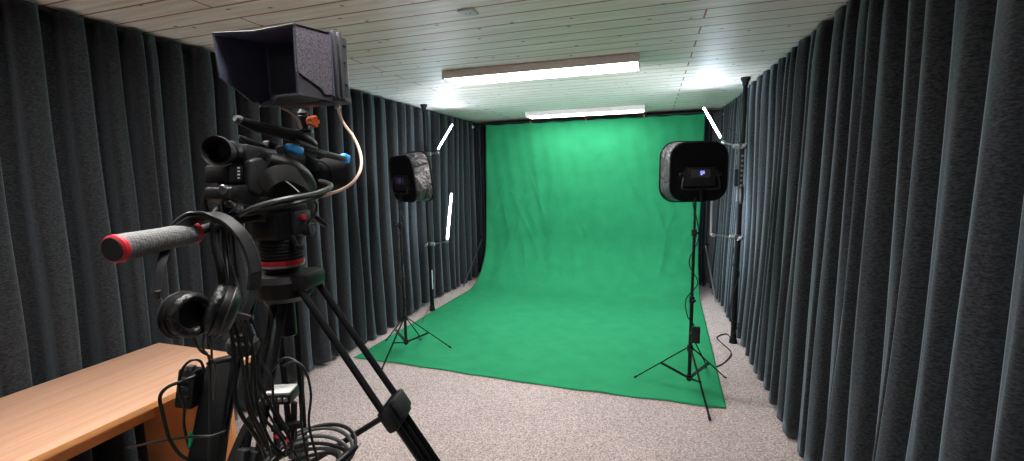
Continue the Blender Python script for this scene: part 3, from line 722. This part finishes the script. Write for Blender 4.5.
# battery and rear connectors
bt = MB().prism(poly([(229,165),(247,165),(248,182),(229,183)], -.02), (-.062, 0, 0), .004).build('battery', 'matte', t)
mk = MB()
for i in range(4): mk.prism(poly([(237.5,167+i*3.4),(240,167+i*3.4),(240,168.6+i*3.4),(237.5,168.6+i*3.4)], -.0195), (-.001, 0, 0))
mk.build('battery_marks', 'outlet', bt)
MB().prism(poly([(232,187),(248,184),(262,196),(258,206),(244,203),(230,199)], -.01), (-.07, 0, 0), .005).build('audio_connector_block', 'black', t)
for a_, b_2 in (((233,190),(222,190)), ((236,198),(230,204))):
    p_, q_ = S_(*a_, -.03), S_(*b_2, -.03)
    MB().cyl(p_, q_, .010, 14, .002).build('connector', 'chrome', t)
# top handle
hd = MB().tube([S_(236,119,-.045), S_(252,125,-.045), S_(270,130,-.045), S_(286,134,-.045), S_(300,138,-.045), S_(312,146,-.045)], [.007,.011,.012,.013,.017,.016], 14, smooth=5).build('top_handle', 'black', t)
MB().tube([S_(235,118,-.045), S_(239,120,-.045)], [.006, .0095], 12).build('handle_tip', 'grey', hd)
MB().prism(poly([(296,138),(318,145),(320,152),(312,166),(300,160),(302,148)], -.03), (-.03, 0, 0), .004).build('handle_post', 'black', hd)
MB().prism(poly([(270,140),(282,144),(280,156),(268,151)], -.035), (-.022, 0, 0), .004).build('handle_post', 'black', hd)
MB().tube([S_(238,137,-.05), S_(250,142,-.05), S_(262,147,-.05), S_(276,152,-.05)], [.005,.007,.007,.007], 10, smooth=4).build('cable_guard', 'dgrey', t)
MB().cyl(S_(281,150,-.01), S_(281,150,.008), .0095, 18, .002).build('handle_knob', 'grey', t)
# lcd / mic bar with blue ends
MB().bar(S_(299,147,.01), S_(344,159,.0), .020, .012, .003).build('microphone_holder', 'dgrey', t)
MB().bar(S_(306,149,.021), S_(326,154,.018), .006, .004, .001).build('holder_trim', 'grey', t)
mb = MB().bar(S_(287,147,.012), S_(301,152,.012), .022, .018, .006); mb.build('blue_end_piece', 'blue', t)
mb = MB().bar(S_(342,157,.0), S_(348,160,.0), .018, .022, .005); mb.build('blue_end_piece', 'blue', t)
MB().prism(poly([(306,155),(320,159),(319,172),(306,168)], -.015), (-.04, 0, 0), .004).build('holder_post', 'black', t)
# monitor ball mount
mt = thing('ball_mount', 'small black ball mount with orange knob between camcorder handle and monitor', 'mount', X(303.5, 130, -.775))
MX = -.775
P_ = lambda x, y: X(x, y, MX)
MB().cyl(P_(303.5,130), P_(303.2,116), .013, 20, .002).build('base', 'black', mt)
MB().lathe(P_(303.3,133), (0,0,1), [(0,0),(0,.021),(.006,.021),(.008,.016),(.008,0)], 20).build('shoe_foot', 'black', mt)
MB().lathe(P_(303.2,116), (0,0,1), [(0, 0), (0, .009), (.006, .012), (.012, .009), (.016, .005), (.024, .005), (.024, .010), (.030, .010), (.030, 0)], 20).build('ball', 'dgrey', mt)
kk = MB()
c0 = P_(304,122)+V((.013, 0, 0)); kk.cyl(c0, c0+V((.02, 0, 0)), .011, 10, .002)
for j in range(5): a = j*math.tau/5; kk.cyl(c0+V((.008, math.cos(a)*.009, math.sin(a)*.009)), c0+V((.02, math.cos(a)*.009, math.sin(a)*.009)), .005, 8)
kk.build('knob', 'orange', mt)

# ------------------------------------------------------------------ monitor with sun hood
FO = lambda x, y, z: Q(x, y, z)
ML = 1.15
# front opening corners (y near), rear frame (y far)
yF = .60*ML; yR = (.598+.0925)*ML; yE = (.598+.138)*ML
TLf = on(212, 33, 1, yF-.012); TRf = on(294.5, 23.5, 1, yF); BRf = on(299, 94.5, 1, yF); BLf = on(219, 78, 1, yF-.012)
xr = X(332, 33, TRf.x+.004); 
xh = TRf.x; BRf = X(299, 94.5, xh); TRr = X(330.5, 33, xh); BRr = X(333, 95, xh); yR = TRr.y; yE = yR+.046
TRr = V((xh, yR, TRr.z)); BRr = V((xh, yR, BRr.z))
Wm = TRr.x-TLf.x
TLr = V((TLf.x+.018, TRr.y, TRr.z)); BLr = V((TLr.x, BRr.y, BRr.z))
t = thing('monitor', 'camera-top monitor inside a deep black sun hood, above the camcorder', 'monitor', V(((TLr.x+TRr.x)/2, yR+.02, BRr.z-.01)))
cxm = (TLr.x+TRr.x)/2; wm = TRr.x-TLr.x; hm = TRr.z-BRr.z; zm = (TRr.z+BRr.z)/2
body = MB().box((cxm, (yR+yE)/2+.004, zm), (wm+.004, yE-yR, hm+.006), bev=.006).build('housing', 'dgrey', t)
for dy in (.004, .020): MB().box((TRr.x+.004, yR+dy, zm), (.008, .009, hm+.012), bev=.002).build('side_rail', 'hoodflap', body)
for dz_ in (.045, .010, -.035): MB().box((TRr.x+.003, yR+.036, zm+dz_), (.006, .009, .006), bev=.002).build('side_button', 'dgrey', body)
MB().box((cxm, yR-.001, zm), (wm+.002, .006, hm+.004)).build('bezel', 'hoodin', t)
MB().box((cxm, yR-.004, zm), (wm-.02, .003, hm-.02)).build('screen', 'screen', t)
tk = .0025
def panel(pts, inward, m1, nm):
    n = V(inward).normalized()
    # outer skin and dark lining as two bonded layers of the one panel
    o = MB().prism(pts, n*tk).build(nm, m1, t)
    MB().prism([p+n*tk*1.02 for p in pts], n*tk*.8).build('lining', 'hoodin', o)
midT = (TLf+TRf)/2+V((0, .004, -.0035))
Tr2 = V((cxm, TRr.y, TRr.z))
MBt = MB()
panel([TLf, midT, Tr2, TLr], (0,0,-1), 'hood', 'top_panel'); panel([midT, TRf, TRr, Tr2], (0,0,-1), 'hood', 'top_panel')
sdz = X(297, 71, xh)
side = [TRf, xs(TRf, BRf, .45)+V((-.003,0,0)), BRf, on(333, 94, 1, yR), TRr]
panel([TRf, sdz, X(321, 88, xh), X(325, 94.5, xh), X(332.5, 94.8, xh), TRr], (-1, 0, 0), 'hood', 'side_panel')
panel([X(297.3, 70, xh-.0028), X(299, 94.5, xh-.0028), X(332.5, 101, xh-.0028), X(332.5, 92, xh-.0028), X(320.5, 86, xh-.0028)], (-1, 0, 0), 'hoodflap', 'side_flap')
LBr = V((TLr.x, yR, BRr.z))
panel([TLf, TLr, LBr, on(252, 103, 1, yR-.03), on(236, 90, 1, yF+.03), BLf], (1, 0, 0), 'hood', 'side_panel')
panel([on(259, 107.5, 1, yR-.01), on(340, 101.5, 1, yE), BRf+V((0,0,-.001)), on(277, 97.5, 1, yF+.01), on(274, 102, 1, yF+.02)][:5], (0, 0, 1), 'hoodflap', 'bottom_panel')
MB().box((cxm+.01, (yR+yE)/2, BRr.z-.006), (wm-.01, .05, .012), bev=.003).build('bottom_mount_bar', 'dgrey', t)
# front seam beads
MB().tube([TLf, midT, TRf, BRf], .0014, 6).build('hood_piping', 'hoodflap', t)
p0 = on(337, 103, 1, yR+.025)
MB().cyl(p0+V((0,0,.006)), p0-V((0,0,.012)), .006, 12, .001).build('cable_plug', 'silver', t)

# ------------------------------------------------------------------ monitor cables
Zc = lambda x, y, z=1.0: Q(x, y, z)
cord('cable', [p0-V((0,0,.006)), Zc(343,122,.99), Zc(353,136,.97), Zc(360,152,.95), Zc(361,168,.93), Zc(354,181,.92), Zc(343,189,.93), Zc(332,193,.95), Zc(322,196,.96)], .0033, 'pcable', 'beige pink cable curving from monitor corner down to the camcorder')
cord('cable', [Zc(282,108,.96), Zc(290,112,.95), Zc(297,119,.96), Zc(301,128,.98)], .0033, 'pcable', 'short pale cable curving under the left side of the monitor')
cord('cable', [Zc(234,219,.86), Zc(248,210,.84), Zc(268,203,.84), Zc(290,198,.86), Zc(312,194,.90), Zc(327,189,.93), Zc(331,186,.95), Zc(328,183,.97), Zc(320,181,.985)], .0048, 'gcable', 'thick grey cable looping below the camcorder lens')
cord('cable', [Zc(226,216,.86), Zc(246,214,.86), Zc(270,209,.86), Zc(296,203,.87), Zc(318,197,.92), Zc(326,192,.95)], .0045, 'cable', 'black cable running just below the thick grey one')
cord('cable', [Zc(215,189,.85), Zc(206,196,.84), Zc(206,208,.84), Zc(214,220,.84), Zc(218,235,.84)], .004, 'cable', 'black cable arching out of the camcorder rear connector')
cord('cable', [Zc(240,192,.84), Zc(230,192,.82), Zc(222,202,.82), Zc(224,218,.82), Zc(226,232,.83)], .0035, 'cable', 'thin black cable curling down below the camcorder battery')
cord('cable', [Zc(305,195,.92), Zc(316,203,.93), Zc(315,214,.93), Zc(308,224,.94), Zc(310,240,.95)], .0025, 'cable', 'thin dark cable behind the head side knob')
rnd = random.Random(11)
for k in range(7):
    xt = 212+k*3.2; xb = 232+k*4.6+rnd.uniform(-3, 3); z_ = .80+.012*k
    pts = [Zc(xt+8, 206+k*.8, z_+.03), Zc(xt+1, 216, z_), Zc(xt+rnd.uniform(-1, 2), 240, z_), Zc(xt+5+rnd.uniform(-2, 2), 270, z_+rnd.uniform(-.02, .02)), Zc(xt+12+rnd.uniform(-3, 3), 300, z_), Zc(xb, 335, z_), Zc(xb+3+rnd.uniform(-4, 4), 370, z_), Zc(xb+10+rnd.uniform(-8, 8), 405, z_), Zc(xb+22+rnd.uniform(-8, 16), 440, z_+.03), Zc(xb+34, 456, z_+.06)]
    cord('cable', pts, rnd.choice((.0025, .003, .0038)), 'cable', 'black cable in the bundle hanging from camcorder along the tripod', group='cables hanging beside the tripod')
# more slack loops around the device
for k, pp in enumerate(([(283,366),(296,362),(306,372),(311,395),(309,425),(318,461)], [(270,372),(285,358),(300,366),(303,390),(301,420),(308,461)], [(262,300),(272,318),(268,340),(262,360),(272,380),(274,405),(288,430)], [(256,330),(262,345),(252,365),(258,390),(272,420),(290,445),(300,461)])):
    cord('cable', [Zc(a, b, .86+.02*k) for a, b in pp], .0024, 'cable', 'thin black cable looping around the small box on the tripod', group='loops around the small box')
# velcro tie on bundle
tag(MB().torus(Zc(243, 345, .86), (.15, 0, 1), .022, .007, 20, 8, 2.2).build('cable_tie', 'strap'), 'black hook and loop tie around the hanging cable bundle', 'cable tie')
# coil on the spreader
cc = Q(308, 463, .93); 
for k in range(6):
    R_ = .062+.007*k; off = V((rnd.uniform(-.006, .006), rnd.uniform(-.006, .006), .004+.0085*k-.02)); pts = []
    for j in range(31): a = math.tau*j/30*1.0; pts.append(cc+off+V((R_*math.cos(a)*1.0, R_*math.sin(a)*1.0, .006*math.sin(a*2+k))))
    cord('cable', pts, .0042, 'gcable' if k in (1, 3, 4) else 'cable', {True: 'dark grey loop of cable coiled on the tripod spreader', False: 'black loop of cable coiled on the tripod spreader'}[k in (1, 3, 4)], group={True: 'dark grey cable coil', False: 'black cable coil'}[k in (1, 3, 4)], sm=2)
a_, b_ = Q(342, 459, .90), Q(357, 446, .93)
t = thing('cable_plug', 'long black plug end pointing up beside the coiled cables', 'plug', a_)
MB().tube([a_-(b_-a_)*.5, a_, xs(a_, b_, .7), b_], [.006, .008, .008, .005], 12).build('body', 'black', t)
MB().cyl(b_-(b_-a_).normalized()*.002, b_+(b_-a_).normalized()*.010, .003, 10).build('tip', 'chrome', t)

# ------------------------------------------------------------------ headphones
t = thing('headphones', 'black padded headphones hanging over the tripod pan handle', 'headphones', Q(205, 215, .77))
hw = (CF*.8+CR*.6).normalized()
band = [(156,292,.70),(160,268,.71),(167,245,.73),(178,227,.745),(192,217,.76),(208,214,.77),(225,219,.78),(240,232,.785),(250,250,.79),(255,270,.79),(254,290,.785),(248,306,.775),(240,318,.765)]
MB().tube([Q(*b) for b in band[2:11]], [1]*9, 8, smooth=5, flat=(hw, .011, .003)).build('headband', 'black', t)
MB().tube([Q(x, y+2.5, z) for x, y, z in band[3:10]], [1]*7, 8, smooth=5, flat=(hw, .009, .0045)).build('headband_padding', 'rubber', t)
for seg, nm in ((band[0:3], 'slider'), (band[10:13], 'slider')):
    MB().tube([Q(*b) for b in seg], [1]*3, 8, smooth=5, flat=(hw, .0065, .0025)).build(nm, 'dgrey', t)
def cup(px, py, z, ax, R, arm):
    c = Q(px, py, z); ax = V(ax).normalized()
    o = MB().lathe(c-ax*.018, ax, [(-.008, 0), (-.008, R*.62), (-.002, R*.86), (.006, R*.98), (.018, R), (.020, R*.9), (.020, 0)], 32).build('ear_cup', 'black', t)
    MB().lathe(c, ax, [(.010*math.sin(a)+.008, R*.77+R*.21*math.cos(a)) for a in [math.tau*j/14 for j in range(14)]], 40, closed=True).build('ear_cushion', 'skin', o)
    MB().lathe(c, ax, [(-.002, 0), (-.002, R*.62), (.001, R*.62), (.001, 0)], 24).build('speaker_cloth', 'matte', o)
    MB().torus(c-ax*.012, ax, R*1.0, .0018, 32, 8).build('trim_ring', 'dgrey', o)
    a = Q(*arm); b = c-ax*.02
    MB().tube([a, xs(a, b, .35)-ax*.016, xs(a, b, .75)-ax*.016, b-ax*.004], .0045, 8, smooth=4).build('yoke', 'dgrey', t)
axL = CR*.93-CF*.33+CU*.04
axR = -CR*.80-CF*.50+CU*.34
cup(187.5, 315, .70, axL, .0365, (157, 290, .70))
cup(219, 310, .74, axR, .043, (241, 316, .765))
cord('cable', [Q(193,335,.70), Q(200,350,.72), Q(211,358,.75), Q(216,372,.8), Q(214,400,.85)], .002, 'cable', 'thin black cable dropping from the left ear cup of the headphones')

# ------------------------------------------------------------------ slab power supply, adapter, extra stand
zS = 1.0
a0, a1, b1, b0 = Q(205,366,zS), Q(231,361,zS), Q(217,461,zS-.06), Q(186,461,zS-.06)
dn = (b0-a0); dn2 = (b1-a1)
t = thing('power_supply', 'long upright black power supply slab beside the desk corner', 'power supply', (b0+dn*.5+b1+dn2*.5)/2)
MB().prism([a0, a1, b1+dn2*.25, b0+dn*.25], CF*.035, .004).build('case', 'matte', t)
MB().prism([a0+V((0,0,.0))-dn*.0-CF*.001, a1-CF*.001, a1-dn2*.055+CU*.0-CF*.001-dn2*0, a0-dn*.045-CF*.001], CF*.037, .005).build('end_cap', 'black', t)
t = thing('folded_stand', 'slim black metal stand leg leaning behind the long power supply', 'stand', Q(205, 520, 1.0))
MB().tube([Q(256,285,1.0), Q(242,345,1.0), Q(219,461,.97), Q(205,520,.96)], .0085, 12).build('tube', 'gloss', t)
MB().tube([Q(249,300,1.03), Q(235,350,1.03), Q(213,461,1.0), Q(199,520,.99)], .006, 12).build('tube', 'black', t)
MB().tube([Q(276,392,.93), Q(262,405,.93), Q(246,428,.92), Q(228,470,.90)], 1, 8, smooth=3, flat=(CF, .006, .0075)).build('strut', 'gloss', t)
c_ = Q(190, 387, .97)
t = thing('power_adapter', 'black ribbed power adapter hanging beside the long power supply', 'power adapter', c_-V((0,0,.05)))
Rm = Matrix((CR, CF, CU)).transposed() @ Matrix.Rotation(.12, 3, 'Y')
MB().box(c_, (.040, .034, .086), Rm, .006).build('case', 'black', t)
mb = MB()
for k in range(3): mb.box(c_+Rm@V((.002, -.018, .022-k*.02)), (.020, .004, .010), Rm, .001)
mb.build('outlet_face', 'dgrey', t)
MB().box(c_+Rm@V((.006, -.012, .047)), (.014, .014, .012), Rm, .002).build('plug', 'grey', t)
cord('cable', [Q(196,376,.955), Q(183,381,.94), Q(168,387,.93), Q(160,397,.93), Q(163,415,.93), Q(170,440,.93), Q(182,456,.94), Q(196,462,.95)], .0036, 'cable', 'black cable arching left from the power adapter over the desk edge')
cord('cable', [Q(205,372,.955), Q(200,361,.95), Q(190,361,.94), Q(181,372,.94), Q(179,390,.94), Q(184,405,.94), Q(184,425,.94), Q(189,448,.95)], .0028, 'cable', 'thin black cable looping up above the power adapter')
cord('cable', [Q(128,448,1.1), Q(160,441,1.0), Q(190,437,.935), Q(212,436,.93), Q(226,431,.945)], .003, 'cable', 'black strap cable stretched across the long power supply')
cord('cable', [Q(212,362,.96), Q(211,345,.93), Q(206,330,.92), Q(203,348,.93), Q(208,356,.95), Q(210,375,.955), Q(209,461,.92)], .0022, 'cable', 'thin black cable rising from the top of the power supply')
g_ = Q(190, 441, .95)
tag(MB().box(g_, (.009, .008, .026), Rm, .002).box(g_+Rm@V((0,0,.016)), (.005, .005, .008), Rm, .001).build('cable_marker', 'greenp'), 'small green tag hanging at the power supply edge', 'tag')
# small box fixed to leg
c_ = Q(282, 395, .93)
t = thing('converter_box', 'small grey-topped black box fixed between the tripod legs', 'electronics box', c_-V((0,0,.05)))
Rb = rot(math.radians(20))
MB().box(c_, (.054, .044, .022), Rb, .003).build('case', 'black', t)
MB().box(c_+V((0,0,.0125)), (.050, .040, .004), Rb, .001).build('lid', 'outlet', t)
mb = MB()
for k in range(4): mb.box(c_+Rb@V((-.018+k*.012, -.023, .001)), (.008, .004, .008), Rb, .001)
mb.build('ports', 'chrome', t)
MB().bar(Q(276,405,.93), Q(277,455,.95), .010, .010, .002).bar(Q(294,402,.93), Q(294,440,.95), .010, .010, .002).bar(Q(272,428,.93), Q(302,424,.93), .014, .014, .003).build('bracket', 'black', t)
MB().cyl(Q(277,436,.915), Q(277,436,.925), .005, 12).cyl(Q(287,441,.915), Q(287,441,.925), .004, 12).build('red_button', 'redp', t)

# ------------------------------------------------------------------ world and view
w = bpy.data.worlds.new('world'); S.world = w; w.use_nodes = True
w.node_tree.nodes['Background'].inputs[0].default_value = (.5, .5, .52, 1); w.node_tree.nodes['Background'].inputs[1].default_value = .05
vs = S.view_settings; vs.view_transform = 'Standard'; vs.look = 'None'; vs.gamma = 1; vs.use_curve_mapping = False; vs.exposure = 2.22
